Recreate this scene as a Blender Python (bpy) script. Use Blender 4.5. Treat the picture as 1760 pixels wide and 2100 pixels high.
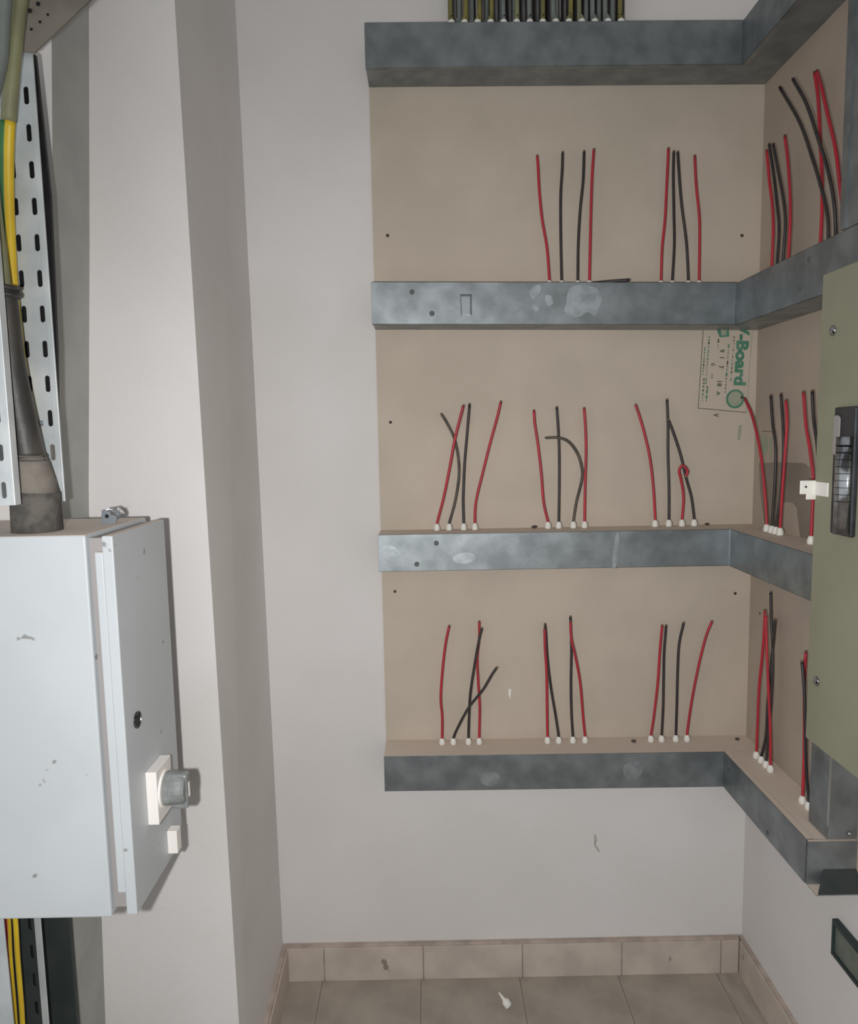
import bpy, bmesh, math, random
from mathutils import Vector, Matrix

for o in list(bpy.data.objects):
    bpy.data.objects.remove(o, do_unlink=True)
scn = bpy.context.scene
COL = scn.collection
random.seed(4)

# ------------------------------------------------------------------ camera
FPX, PITCH, YAW, ROLL = 1474.0, .1064, .0009, .0191
CAM = Vector((0, 0, 1.5))
_f = Vector((math.sin(YAW)*math.cos(PITCH), math.cos(YAW)*math.cos(PITCH), -math.sin(PITCH)))
_r0 = Vector((math.cos(YAW), -math.sin(YAW), 0))
_u0 = _r0.cross(_f)
_r = _r0*math.cos(ROLL) - _u0*math.sin(ROLL)
_u = _u0*math.cos(ROLL) + _r0*math.sin(ROLL)
cd = bpy.data.cameras.new('camera')
cd.sensor_fit = 'VERTICAL'; cd.sensor_height = 24.0; cd.lens = FPX*24.0/2100.0
cd.clip_start = .02
cam = bpy.data.objects.new('camera', cd); COL.objects.link(cam)
cam.matrix_world = Matrix(((_r.x, _u.x, -_f.x, CAM.x), (_r.y, _u.y, -_f.y, CAM.y), (_r.z, _u.z, -_f.z, CAM.z), (0, 0, 0, 1)))
scn.camera = cam

# ------------------------------------------------------------------ world and light
w = bpy.data.worlds.new('world'); scn.world = w; w.use_nodes = True
w.node_tree.nodes['Background'].inputs[0].default_value = (.97, 1.0, 1.02, 1)
w.node_tree.nodes['Background'].inputs[1].default_value = .58
# the camera's flash, just left of and below the lens
fl = bpy.data.lights.new('camera_flash', 'SPOT')
fl.energy = 61; fl.color = (1.0, .995, .99); fl.shadow_soft_size = .012
fl.spot_size = math.radians(164); fl.spot_blend = 1.0
flo = bpy.data.objects.new('camera_flash', fl); COL.objects.link(flo)
flo.location = (-.085, .01, 1.475)
_aim = Vector((.15, 1.9, .66)) - flo.location
flo.rotation_euler = _aim.to_track_quat('-Z', 'Y').to_euler()
vs = scn.view_settings
vs.view_transform = 'Standard'; vs.look = 'None'; vs.exposure = 0.0; vs.gamma = 1.0; vs.use_curve_mapping = False

# ------------------------------------------------------------------ helpers
def ray(x, y): return _f + _r*((x-880)/FPX) - _u*((y-1050)/FPX)
def bY(x, y, Y): d = ray(x, y); return CAM + d*(Y/d.y)
def bX(x, y, X): d = ray(x, y); return CAM + d*(X/d.x)

def lin(c):
    def g(v):
        v /= 255.0
        return v/12.92 if v <= .04045 else ((v+.055)/1.055)**2.4
    return (g(c[0]), g(c[1]), g(c[2]), 1)

def mat(name, c1, c2=None, scale=6, rough=.6, metal=0.0, bump=0.0, bscale=200, spec=.5, detail=4, lo=.4, hi=.6, dust=None, speck=None, stretch=None):
    m = bpy.data.materials.new(name); m.use_nodes = True
    nt = m.node_tree; N = nt.nodes; L = nt.links; b = N['Principled BSDF']
    b.inputs['Roughness'].default_value = rough; b.inputs['Metallic'].default_value = metal
    b.inputs['Specular IOR Level'].default_value = spec
    tc = N.new('ShaderNodeTexCoord'); src = tc.outputs['Object']
    if stretch:
        mp = N.new('ShaderNodeMapping'); mp.inputs['Scale'].default_value = stretch
        L.new(src, mp.inputs['Vector']); vec = mp.outputs[0]
    else: vec = src
    n = N.new('ShaderNodeTexNoise'); n.inputs['Scale'].default_value = scale; n.inputs['Detail'].default_value = detail
    L.new(vec, n.inputs['Vector'])
    r = N.new('ShaderNodeValToRGB'); r.color_ramp.elements[0].position = lo; r.color_ramp.elements[1].position = hi
    r.color_ramp.elements[0].color = lin(c1); r.color_ramp.elements[1].color = lin(c2 or c1)
    L.new(n.outputs['Fac'], r.inputs['Fac']); out = r.outputs['Color']
    if speck:   # (colour, scale, threshold): stray dirt marks
        sn = N.new('ShaderNodeTexNoise'); sn.inputs['Scale'].default_value = speck[1]; sn.inputs['Detail'].default_value = 2
        L.new(src, sn.inputs['Vector'])
        sr = N.new('ShaderNodeValToRGB'); sr.color_ramp.elements[0].position = speck[2]; sr.color_ramp.elements[1].position = speck[2]+.03
        L.new(sn.outputs['Fac'], sr.inputs['Fac'])
        mx = N.new('ShaderNodeMix'); mx.data_type = 'RGBA'; L.new(sr.outputs['Color'], mx.inputs['Factor'])
        L.new(out, mx.inputs['A']); mx.inputs['B'].default_value = lin(speck[0]); out = mx.outputs['Result']
    if dust:    # dust that has settled on upward faces
        g = N.new('ShaderNodeNewGeometry'); s = N.new('ShaderNodeSeparateXYZ'); L.new(g.outputs['Normal'], s.inputs[0])
        dr = N.new('ShaderNodeMapRange'); dr.inputs['From Min'].default_value = .7; dr.inputs['From Max'].default_value = .95
        L.new(s.outputs['Z'], dr.inputs['Value'])
        mx = N.new('ShaderNodeMix'); mx.data_type = 'RGBA'; L.new(dr.outputs[0], mx.inputs['Factor'])
        L.new(out, mx.inputs['A']); mx.inputs['B'].default_value = lin(dust); out = mx.outputs['Result']
        for nm, a, z in (('Metallic', metal, 0.0), ('Roughness', rough, .95)):
            q = N.new('ShaderNodeMapRange'); L.new(dr.outputs[0], q.inputs['Value'])
            q.inputs['To Min'].default_value = a; q.inputs['To Max'].default_value = z
            L.new(q.outputs[0], b.inputs[nm])
    L.new(out, b.inputs['Base Color'])
    if bump:
        bn = N.new('ShaderNodeTexNoise'); bn.inputs['Scale'].default_value = bscale; bn.inputs['Detail'].default_value = 3
        L.new(src, bn.inputs['Vector'])
        bp = N.new('ShaderNodeBump'); bp.inputs['Strength'].default_value = bump; bp.inputs['Distance'].default_value = .002
        L.new(bn.outputs['Fac'], bp.inputs['Height']); L.new(bp.outputs[0], b.inputs['Normal'])
    return m

M = {}
M['paint'] = mat('wall_paint', (223, 219, 217), (217, 213, 210), 2.5, .85, bump=.25, bscale=160, spec=.2)
M['cement'] = mat('grey_cement_render', (172, 172, 167), (160, 161, 157), 6, .9, bump=.3, bscale=140)
M['blockergrey'] = mat('blocker_grey', (128, 126, 122), None, 2, .9)
M['board'] = mat('beige_board', (198, 185, 170), (191, 179, 164), 5, .8, bump=.15, bscale=220, spec=.25)
M['board_shaded'] = mat('beige_board_shaded', (180, 166, 152), (173, 160, 147), 5, .8, bump=.15, bscale=220, spec=.25)  # darker copy of the board, shading of the right wall put into colour
M['tile'] = mat('grey_beige_tile', (172, 162, 151), (157, 148, 138), 9, .6, bump=.1, bscale=120, speck=((84, 76, 70), 16, .70))
M['skirttile'] = mat('skirting_tile', (200, 188, 177), (184, 173, 163), 9, .6, bump=.1, bscale=120, speck=((140, 130, 121), 16, .69))
M['mortar'] = mat('tile_mortar', (192, 176, 164), (170, 155, 145), 18, .9, bump=.4)
M['grout'] = mat('floor_grout', (136, 127, 118), None, 9, .95)
M['galv'] = mat('galvanised_steel', (128, 134, 136), (152, 158, 160), 18, .46, .72, bump=.06, bscale=260, detail=9, lo=.36, hi=.66, dust=(214, 199, 185))
M['galvlid'] = mat('galvanised_lid', (126, 132, 134), (150, 156, 159), 19, .44, .76, bump=.05, bscale=320, detail=9, lo=.36, hi=.66, dust=(214, 199, 185))
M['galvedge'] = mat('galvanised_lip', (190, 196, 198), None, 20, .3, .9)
M['rivetgrey'] = mat('dull_rivet', (104, 106, 106), (92, 94, 94), 60, .7, .3)
M['galvpatch'] = mat('zinc_bloom', (168, 174, 177), (146, 153, 156), 34, .5, .8, detail=8)
M['zinctray'] = mat('zinc_tray', (184, 190, 192), (206, 210, 211), 14, .5, .3, detail=5, lo=.4, hi=.66)
M['dustytray'] = mat('dusty_tray', (128, 121, 110), (112, 107, 98), 12, .9, .1, bump=.2)
M['shademetal'] = mat('dark_shade_metal', (54, 62, 62), (62, 68, 66), 14, .6, .3)  # shade of the recess below the enclosure put into the metal's colour
M['bushing'] = mat('white_nylon', (232, 230, 222), None, 20, .5)
M['red'] = mat('red_insulation', (184, 40, 54), (168, 46, 58), 30, .45)
M['black'] = mat('black_insulation', (46, 42, 46), (56, 52, 50), 30, .45)
M['greybrown'] = mat('dusty_black_insulation', (92, 86, 74), (70, 64, 60), 30, .55)
M['core'] = mat('cut_conductor', (112, 92, 78), None, 40, .5, .4)
M['cab'] = mat('light_grey_enamel', (190, 195, 198), (186, 191, 194), 6, .42, bump=.05, bscale=420, spec=.4, speck=((140, 140, 138), 30, .715), dust=(226, 214, 202))
M['cabgroove'] = mat('grey_gasket', (152, 147, 145), None, 9, .8)
M['lockm'] = mat('lock_metal', (120, 122, 124), (70, 72, 74), 60, .3, .8)
M['blackhole'] = mat('black_plastic', (20, 20, 22), None, 20, .5)
M['whiteplastic'] = mat('white_plastic', (236, 231, 226), None, 20, .5)
M['knob'] = mat('grey_knob_plastic', (122, 125, 124), (144, 147, 146), 35, .4)
M['db'] = mat('beige_enamel', (143, 142, 121), (138, 137, 117), 7, .55, bump=.05, bscale=300)
M['chrome'] = mat('chrome', (190, 192, 196), (150, 152, 158), 30, .18, 1.0)
M['handleblack'] = mat('handle_black', (44, 46, 50), (60, 62, 66), 25, .3, .3)
M['green'] = mat('green_ink', (70, 126, 102), (92, 138, 114), 30, .8)
M['palegreen'] = mat('pale_green_ink', (150, 160, 138), (162, 164, 144), 25, .85)
M['ink'] = mat('dark_ink', (78, 84, 74), (112, 112, 98), 60, .85)
M['darkpatch'] = mat('darker_board_patch', (140, 130, 119), (131, 121, 111), 10, .9)
M['yellow'] = mat('yellow_insulation', (206, 176, 40), (196, 164, 36), 20, .45)
M['greenwire'] = mat('green_insulation', (52, 110, 58), (44, 98, 52), 20, .45)
M['olive'] = mat('olive_sheath', (132, 132, 98), (120, 120, 92), 20, .55)
M['greysheath'] = mat('grey_sheath', (120, 126, 122), (104, 110, 106), 16, .55)
M['yellowsheath'] = mat('yellow_olive_sheath', (132, 122, 62), (110, 106, 62), 20, .55)
M['tape'] = mat('black_tape_wrap', (50, 48, 46), (92, 86, 78), 14, .5, bump=.5, bscale=60, stretch=(1, 1, .25))
M['boot'] = mat('dusty_black_boot', (74, 72, 69), (98, 93, 87), 40, .9, bump=.7, bscale=90, detail=7)
M['neck'] = mat('dusty_boot_neck', (128, 122, 113), (112, 106, 99), 24, .9, bump=.3, bscale=90)
M['darkgreen'] = mat('dark_grille_paint', (38, 52, 52), (46, 60, 58), 16, .5)
M['grillepanel'] = mat('grille_panel', (116, 122, 114), (100, 106, 100), 16, .6, .2)
M['clip'] = mat('zinc_clip', (150, 158, 166), (128, 136, 144), 20, .4, .6)
M['crumb'] = mat('plaster_crumb', (84, 74, 66), (60, 52, 48), 40, .9)
M['smudge'] = mat('grey_smudge', (170, 164, 160), (190, 184, 179), 60, .9)

def obj(name, bm, m, parent=None, smooth=False, bevel=0.0, seg=2):
    me = bpy.data.meshes.new(name)
    bmesh.ops.recalc_face_normals(bm, faces=bm.faces)
    bm.to_mesh(me); bm.free()
    if smooth:
        for p in me.polygons: p.use_smooth = True
    me.materials.append(M[m] if isinstance(m, str) else m)
    o = bpy.data.objects.new(name, me); COL.objects.link(o)
    if parent is not None: o.parent = parent
    if bevel:
        md = o.modifiers.new('bevel', 'BEVEL'); md.width = bevel; md.segments = seg; md.limit_method = 'ANGLE'
    return o

def tag(o, label, cat, group=None):
    o['label'] = label; o['category'] = cat
    if group: o['group'] = group
    return o
def struct(o): o['kind'] = 'structure'; return o
def empty(name, loc):
    e = bpy.data.objects.new(name, None); COL.objects.link(e); e.location = loc; e.empty_display_size = .02
    return e
def attach(o, parent):     # parent keeping world placement (parents are unrotated)
    o.parent = parent; o.matrix_parent_inverse = Matrix.Translation(-Vector(parent.location))
    return o

def hexa(bm, p):   # p: 8 points, bottom loop then top loop
    v = [bm.verts.new(q) for q in p]
    for f in ((0, 3, 2, 1), (4, 5, 6, 7), (0, 1, 5, 4), (1, 2, 6, 5), (2, 3, 7, 6), (3, 0, 4, 7)):
        bm.faces.new([v[i] for i in f])
    return bm
def box(bm, x0, x1, y0, y1, z0, z1):
    return hexa(bm, [(x0, y0, z0), (x1, y0, z0), (x1, y1, z0), (x0, y1, z0), (x0, y0, z1), (x1, y0, z1), (x1, y1, z1), (x0, y1, z1)])
def B(*a): return box(bmesh.new(), *a)
def prism(pts, d):   # planar polygon pts extruded by vector d
    bm = bmesh.new(); d = Vector(d)
    a = [bm.verts.new(p) for p in pts]; b = [bm.verts.new(Vector(p)+d) for p in pts]
    bm.faces.new(a); bm.faces.new(b[::-1]); n = len(pts)
    for i in range(n): bm.faces.new((a[i], a[(i+1) % n], b[(i+1) % n], b[i]))
    return bm
def spline(P, k=6):
    P = [Vector(p) for p in P]; Q = [P[0]*2-P[1]] + P + [P[-1]*2-P[-2]]; out = []
    for i in range(1, len(Q)-2):
        a, b, c, d = Q[i-1:i+3]
        for j in range(k):
            t = j/k
            out.append(.5*((2*b)+(c-a)*t+(2*a-5*b+4*c-d)*t*t+(3*b-a-3*c+d)*t**3))
    out.append(P[-1]); return out
def tube(bm, pts, rad, n=8, cap=True):
    rings = []; m = len(pts); up = None
    for i, p in enumerate(pts):
        t = (pts[min(i+1, m-1)]-pts[max(i-1, 0)]).normalized()
        if up is None:
            up = Vector((0, 1, 0)) if abs(t.y) < .9 else Vector((1, 0, 0))
        up = (up - t*up.dot(t)).normalized(); s = t.cross(up)
        r = rad(i/(m-1)) if callable(rad) else rad
        rings.append([bm.verts.new(p + (up*math.cos(2*math.pi*k/n)+s*math.sin(2*math.pi*k/n))*r) for k in range(n)])
    for a, b in zip(rings, rings[1:]):
        for k in range(n): bm.faces.new((a[k], a[(k+1) % n], b[(k+1) % n], b[k]))
    if cap: bm.faces.new(rings[0][::-1]); bm.faces.new(rings[-1])
    return bm
def lathe(bm, c, axis, prof, n=14):   # prof: (distance along axis, radius)
    axis = Vector(axis).normalized(); u = axis.orthogonal().normalized(); s = axis.cross(u); c = Vector(c); rings = []
    for h, r in prof: rings.append([bm.verts.new(c+axis*h+(u*math.cos(2*math.pi*k/n)+s*math.sin(2*math.pi*k/n))*r) for k in range(n)])
    for a, b in zip(rings, rings[1:]):
        for k in range(n): bm.faces.new((a[k], a[(k+1) % n], b[(k+1) % n], b[k]))
    bm.faces.new(rings[0][::-1]); bm.faces.new(rings[-1])
    return bm

# ------------------------------------------------------------------ main dimensions (metres)
D, R, L, T = 1.9, .863, -.128, .102       # board plane, right board plane, board left edge, trunking depth
FZ, CZ = -.038, 4.0                      # floor, ceiling
WB, WR = D+.008, R+.008                   # wall planes behind the boards
YP, YC = 1.423, 1.28                      # front of the pillar, front of the far left column
ST = .068                                 # top of tile skirting

# ------------------------------------------------------------------ setting
fo = struct(obj('floor', B(-1.6, WR+.15, -1.2, WB+.15, FZ-.1, FZ-.0008), 'grout'))
ts = .28; g = .0025
tb = B(0, ts-g, 0, ts-g, 0, .01)
bmesh.ops.translate(tb, verts=tb.verts, vec=(0, 0, 0))
tme = None
for i in range(-3, 5):
    for j in range(0, 4):
        x0 = -.325 + i*ts; y1 = WB - .012 - j*ts - .0
        if x0 + ts < -.47: continue
        if tme is None:
            t = obj('tile', tb, 'tile', fo); tme = t.data
        else:
            t = bpy.data.objects.new('tile', tme); COL.objects.link(t); t.parent = fo
        t.location = (x0, y1-ts, FZ-.01)
        if x0 + ts > WR - .012: t.scale.x = max(.05, (WR-.012-x0)/ts)

struct(obj('ceiling_blocker', B(-1.75, WR+.15, -1.35, 1.0, 3.0, 3.1), 'blockergrey'))  # unseen partial slab, shaped to keep light out of the topmost trunking's reflection
struct(obj('wall_back', B(-.7, WR+.15, WB, WB+.15, FZ-.1, CZ), 'paint'))
struct(obj('wall_right', B(WR, WR+.15, -1.2, WB, FZ-.1, CZ), 'paint'))
# pillar (left side of the niche): its edges are slightly out of plumb
def xe(a, b, z): return a.x + (b.x-a.x)*(z-a.z)/(b.z-a.z)
p0, p1 = bY(358, 0, YP), bY(484, 2000, YP)
q0, q1 = bY(482, 0, WB), bY(580, 1930, WB)
z0, z1 = FZ-.1, CZ
struct(obj('wall_left', hexa(bmesh.new(), [(-1.0, YP, z0), (xe(p0, p1, z0), YP, z0), (xe(q0, q1, z0), WB, z0), (-1.0, WB, z0),
     (-1.0, YP, z1), (xe(p0, p1, z1), YP, z1), (xe(q0, q1, z1), WB, z1), (-1.0, WB, z1)]), 'paint'))
prof = [(-.14, -.722), (.254, -.712), (.49, -.704), (1.0, -.69), (1.41, -.668), (1.876, -.634), (2.3, -.606), (2.85, -.575), (CZ, -.5)]
bm = bmesh.new(); rr = []
for z, x in prof: rr.append([bm.verts.new(p) for p in ((-1.6, YC, z), (x, YC, z), (x-.004, YP, z), (-1.6, YP, z))])
for a, b in zip(rr, rr[1:]):
    for k in range(4): bm.faces.new((a[k], a[(k+1) % 4], b[(k+1) % 4], b[k]))
bm.faces.new(rr[0][::-1]); bm.faces.new(rr[-1])
fl_ = struct(obj('wall_far_left', bm, 'paint')); fl_.data.materials.append(M['cement'])
for p in fl_.data.polygons:
    if p.normal.x > .7: p.material_index = 1

# tile skirting with mortar on top
def skirt(name, horizontal, a, b, joints, face):
    if horizontal: root = obj(name, B(a, b, face, WB-.0005, FZ, ST), 'mortar')
    else: root = obj(name, B(min(face, WR-.0005) if face > 0 else face, WR-.0005 if face > 0 else face+.012, a, b, FZ, ST), 'mortar')
    struct(root)
    return root
sb = skirt('baseboard_back', True, -.45, WR-.013, None, WB-.012)
js = [-.433, -.32] + [-.32+.2815*i for i in range(1, 5)]
js = [j for j in js if j < WR-.02] + [WR-.013]
for a, b in zip(js, js[1:]):
    obj('tile', B(a+.0015, b-.0015, WB-.0165, WB-.012, FZ, ST-.006), 'skirttile', sb, bevel=.001)
sr = skirt('baseboard_right', False, -.6, WB-.002, None, WR-.010)
y = WB-.018
while y > -.5:
    obj('tile', B(WR-.0145, WR-.010, y-.279, y-.001, FZ, ST-.006), 'skirttile', sr, bevel=.001); y -= .28
# left skirting follows the slightly skewed niche side
qa = xe(q0, q1, 0.0); pa = xe(p0, p1, 0.0); sk = (pa-qa)/(WB-YP)
def lskew(x0, x1, y0, y1, za, zb):
    f = lambda y: qa + sk*(WB-y)
    return hexa(bmesh.new(), [(f(y0)+x0, y0, za), (f(y0)+x1, y0, za), (f(y1)+x1, y1, za), (f(y1)+x0, y1, za),
                              (f(y0)+x0, y0, zb), (f(y0)+x1, y0, zb), (f(y1)+x1, y1, zb), (f(y1)+x0, y1, zb)])
sl = struct(obj('baseboard_left', lskew(0, .012, YP, WB-.017, FZ, ST), 'mortar'))
obj('tile', lskew(.012, .0165, YP+.2, WB-.018, FZ, ST-.006), 'skirttile', sl, bevel=.001)
obj('tile', lskew(.012, .0165, YP, YP+.197, FZ, ST-.006), 'skirttile', sl, bevel=.001)

# ------------------------------------------------------------------ boards
bb = obj('backing_board', B(L, R, D, WB-.0004, .57, 2.45), 'board')
tag(bb, 'large beige board on the back wall behind the four metal trunkings', 'board')
br = obj('backing_board', B(R, WR-.0004, .6, D, .57, 2.45), 'board_shaded')
tag(br, 'beige board on the right wall beside the beige panel cover', 'board')

def disc(name, c, axis, r, m, parent, h=.0012, n=12):
    return obj(name, lathe(bmesh.new(), c, axis, [(0, r), (h, r*.9)], n), m, parent)
for x, y in ((795, 483), (1522, 483), (801, 866), (1522, 815), (810, 1213), (1508, 1217)):
    disc('screw', bY(x, y, D), (0, -1, 0), .0042, 'crumb', bb)
disc('screw', bX(1559, 1258, R), (-1, 0, 0), .003, 'crumb', br)
# scratch on the board
P = [bY(x, y, D-.0004) for x, y in ((1043, 1412), (1049, 1414), (1046, 1434), (1043, 1424))]
obj('scratch', prism(P, (0, -.0004, 0)), 'whiteplastic', bb)
# darker patch on the right board
P = [bX(x, y, R-.0003) for x, y in ((1557, 950), (1600, 948), (1650, 950), (1662, 960), (1664, 1110), (1643, 1112), (1634, 1040), (1625, 1030), (1606, 1030), (1602, 1090), (1570, 1086), (1560, 1010))]
obj('darker_patch', prism(P, (-.0006, 0, 0)), 'darkpatch', br)

# green stamped print, reading downwards
def text(name, s, px, py, h, m, parent=bb, right=False, bold=0.0, sx=1.0):
    cu = bpy.data.curves.new(name, 'FONT'); cu.body = s; cu.size = h; cu.offset = bold; cu.resolution_u = 3
    tmp = bpy.data.objects.new('tmp', cu); COL.objects.link(tmp)
    dg = bpy.context.evaluated_depsgraph_get()
    me = bpy.data.meshes.new_from_object(tmp.evaluated_get(dg))
    bpy.data.objects.remove(tmp, do_unlink=True)
    me.materials.clear(); me.materials.append(M[m]); me.name = name
    o = bpy.data.objects.new(name, me); COL.objects.link(o); o.parent = parent
    if right:
        p = bX(px, py, R-.0008); X = Vector((0, 0, -1)); Y = Vector((0, -1, 0)); Z = Vector((-1, 0, 0))
    else:
        p = bY(px, py, D-.0008); X = Vector((.035, 0, -1)).normalized()*-1; X = Vector((-.045, 0, -.999)); Y = Vector((.999, 0, -.045)); Z = Vector((0, -1, 0))
    X = X*sx
    o.matrix_world = Matrix(((X.x, Y.x, Z.x, p.x), (X.y, Y.y, Z.y, p.y), (X.z, Y.z, Z.z, p.z), (0, 0, 0, 1)))
    return o
text('printed_lettering', 'V-Board', 1515, 662, .042, 'green', bold=.0019, sx=1.13)
text('printed_lettering', '9', 1477, 716, .017, 'ink', bold=.0004)
text('printed_lettering', '1', 1477, 730, .017, 'ink', bold=.0004)
text('printed_lettering', '7', 1475, 749, .017, 'ink', bold=.0004)
text('printed_lettering', '18', 1472, 779, .017, 'ink', bold=.0004)
text('printed_lettering', 'A', 1470, 803, .014, 'ink', bold=.0004)
text('printed_lettering', '6', 1459, 744, .018, 'ink')
text('printed_lettering', 'V', 1464, 848, .019, 'ink', bold=.0008, sx=.7)
text('printed_lettering', 'mm', 1459, 766, .009, 'ink')
def ink(p, q, wd, m, right=False):   # a printed stroke
    a, b = (bX(*p, R-.0005), bX(*q, R-.0005)) if right else (bY(*p, D-.0005), bY(*q, D-.0005))
    d = (b-a).normalized(); n = (Vector((-1, 0, 0)) if right else Vector((0, -1, 0))); s = d.cross(n)*wd/2
    return obj('printed_rule', prism([a-s, b-s, b+s, a+s], n*.0004), m, br if right else bb)
ink((1443, 668), (1432, 838), .0016, 'ink'); ink((1432, 837), (1531, 846), .0018, 'ink'); ink((1543, 680), (1531, 846), .001, 'palegreen')
for x0, y0, y1 in ((1506, 690, 782), (1495, 706, 806), (1455, 690, 790), (1446, 712, 770), (1444, 776, 824), (1451, 792, 824), (1474, 695, 722)):
    y = y0
    while y < y1-3:     # lines of small print too fine to read
        ll = random.choice((3, 5, 8)); xx = x0 - (y-y0)*.075
        ink((xx, y), (xx-ll*.075, min(y+ll, y1)), random.choice((.0024, .0036, .0044)), random.choice(('ink', 'green', 'palegreen'))); y += ll+random.choice((2, 3))
bm = bmesh.new(); c = bY(1508, 818, D-.0005)
for r0, r1 in ((.0188, .0240),):
    n = 28; a = [bm.verts.new(c+Vector((r0*math.cos(6.2832*k/n), 0, r0*math.sin(6.2832*k/n)*1.03))) for k in range(n)]
    b = [bm.verts.new(c+Vector((r1*math.cos(6.2832*k/n), 0, r1*math.sin(6.2832*k/n)*1.03))) for k in range(n)]
    for k in range(n): bm.faces.new((a[k], a[(k+1) % n], b[(k+1) % n], b[k]))
obj('printed_emblem', bm, 'green', bb)
disc('printed_emblem', bY(1508, 818, D-.0001), (0, -1, 0), .0195, 'palegreen', bb, .0003, 28)
P = [bY(x, y, D-.0003) for x, y in ((1469, 672), (1495, 672), (1496, 690), (1476, 692))]
obj('printed_emblem', prism(P, (0, -.0004, 0)), 'green', bb)
P = [bY(x, y, D-.0008) for x, y in ((1478, 676), (1490, 676), (1490, 687), (1480, 688))]
obj('printed_emblem', prism(P, (0, -.0003, 0)), 'palegreen', bb)
ink((1519, 872), (1515, 902), .008, 'palegreen')
P = [bX(1568+7*math.cos(k*.45), 913+22*math.sin(k*.45), R-.0003) for k in range(14)]
obj('printed_emblem', prism(P, (-.0003, 0, 0)), 'palegreen', br)
ink((1562, 884), (1592, 886), .0015, 'ink', True); ink((1581, 895), (1582, 940), .012, 'palegreen', True)

# ------------------------------------------------------------------ metal trunking, four L-shaped runs
ZT = [2.4646, 1.8735, 1.2502, .6631]; ZB = [2.366, 1.7726, 1.1558, .5669]; DR = [-.0105, -.0197, 0, 0]
DL = [0, 0, .002, .006]
names = ['topmost', 'second', 'third', 'lowest']
YEND = [.55, .8, .8, 1.392]
trunk = []
for i in range(4):
    zt, zb, dr, dl = ZT[i], ZB[i], DR[i], DL[i]
    root = empty('cable_trunking', (R-T, D-T, zb))
    tag(root, ['dark galvanised L-shaped trunking along the top, under the bundled cables',
               'galvanised L-shaped trunking second from top, with two rivets and square dent',
               'bright galvanised L-shaped trunking third from top, with lit corner seam',
               'lowest galvanised L-shaped trunking, ending above the dark wall grille'][i], 'trunking', 'galvanised trunking runs')
    def hx(xa, xb, ya, yb, e0, e1, zlo, zhi):
        f = lambda x: dl + (dr-dl)*(x-L)/(R-L)
        return hexa(bmesh.new(), [(xa, ya, zlo+f(xa)), (xb, ya, zlo+f(xb)), (xb, yb, zlo+f(xb)), (xa, yb, zlo+f(xa)),
                                  (xa, ya, zhi+f(xa)), (xb, ya, zhi+f(xb)), (xb, yb, zhi+f(xb)), (xa, yb, zhi+f(xa))])
    lt = .0015
    attach(obj('trunk_body', hx(L, R-.0005, D-T+lt, D-.0005, 0, 0, zb+lt, zt-lt), 'galv'), root)
    attach(obj('trunk_body', B(R-T+lt, R-.0005, YEND[i], D-T+lt, zb+dr+lt, zt+dr-lt), 'galv'), root)
    # lids: front plate with folded top and bottom returns
    bm = hx(L-.0005, R-T, D-T, D-T+.0015, 0, 0, zb, zt)
    for za, zc in ((zb, zb+lt), (zt-lt, zt)):
        b2 = hx(L-.0005, R-T, D-T, D-T+.016, 0, 0, za, zc); me = bpy.data.meshes.new('tmp'); b2.to_mesh(me); b2.free(); bm.from_mesh(me)
    attach(obj('lid', bm, 'galvlid', bevel=.0006), root)
    bm = B(R-T, R-T+lt, YEND[i]-.001, D-T, zb+dr, zt+dr)
    box(bm, R-T, R-T+.016, YEND[i], D-T+.001, zb+dr, zb+dr+lt); box(bm, R-T, R-T+.016, YEND[i], D-T+.001, zt+dr-lt, zt+dr)
    attach(obj('lid', bm, 'galvlid', bevel=.0006), root)
    trunk.append(root)
def closed(P):   # smooth closed outline
    n = len(P); return spline(P[-1:]+P+P[:2], 4)[4:4*(n+1)]
def rivet(i, x, y, r=.0065):
    attach(obj('rivet', lathe(bmesh.new(), bY(x, y, D-T), (0, -1, 0), [(0, r), (.0005, r), (.0007, r*.6), (.0004, r*.3)], 14), 'rivetgrey'), trunk[i])
def patch(i, pts, m='galvpatch', h=.0003):
    attach(obj('zinc_patch', prism(closed([bY(x, y, D-T-.0001) for x, y in pts]), (0, -h, 0)), m), trunk[i])
rivet(1, 845, 599); rivet(1, 886, 643); rivet(2, 895, 1114); rivet(2, 855, 1157)
# square dent with raised rim on the second trunking
bm = bmesh.new()
A = [bY(x, y, D-T-.0002) for x, y in ((943, 603), (968, 603), (968, 648), (945, 649))]
I = [bY(x, y, D-T-.0016) for x, y in ((947, 608), (964, 608), (964, 644), (948, 645))]
va = [bm.verts.new(p) for p in A]; vi = [bm.verts.new(p) for p in I]
for k in range(4): bm.faces.new((va[k], va[(k+1) % 4], vi[(k+1) % 4], vi[k]))
bm.faces.new(vi)
attach(obj('pressed_dent', bm, 'galvlid'), trunk[1])
patch(1, [(1164, 603), (1172, 589), (1196, 584), (1221, 590), (1234, 604), (1232, 622), (1226, 636), (1220, 648), (1206, 640), (1192, 648), (1176, 650), (1158, 638), (1162, 620)])
patch(1, [(1086, 600), (1098, 586), (1110, 586), (1106, 602), (1094, 614)])
patch(1, [(1092, 628), (1102, 624), (1106, 634), (1098, 639)])
patch(1, [(1118, 608), (1130, 606), (1134, 622), (1122, 626)])
patch(2, [(930, 1140), (960, 1132), (975, 1142), (962, 1155), (935, 1154)])
patch(2, [(1262, 1100), (1270, 1100), (1264, 1160), (1256, 1160)])
patch(2, [(786, 1120), (810, 1122), (822, 1140), (806, 1152), (790, 1142)])
patch(3, [(985, 1590), (1010, 1583), (1025, 1592), (1012, 1612), (990, 1608)])
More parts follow.
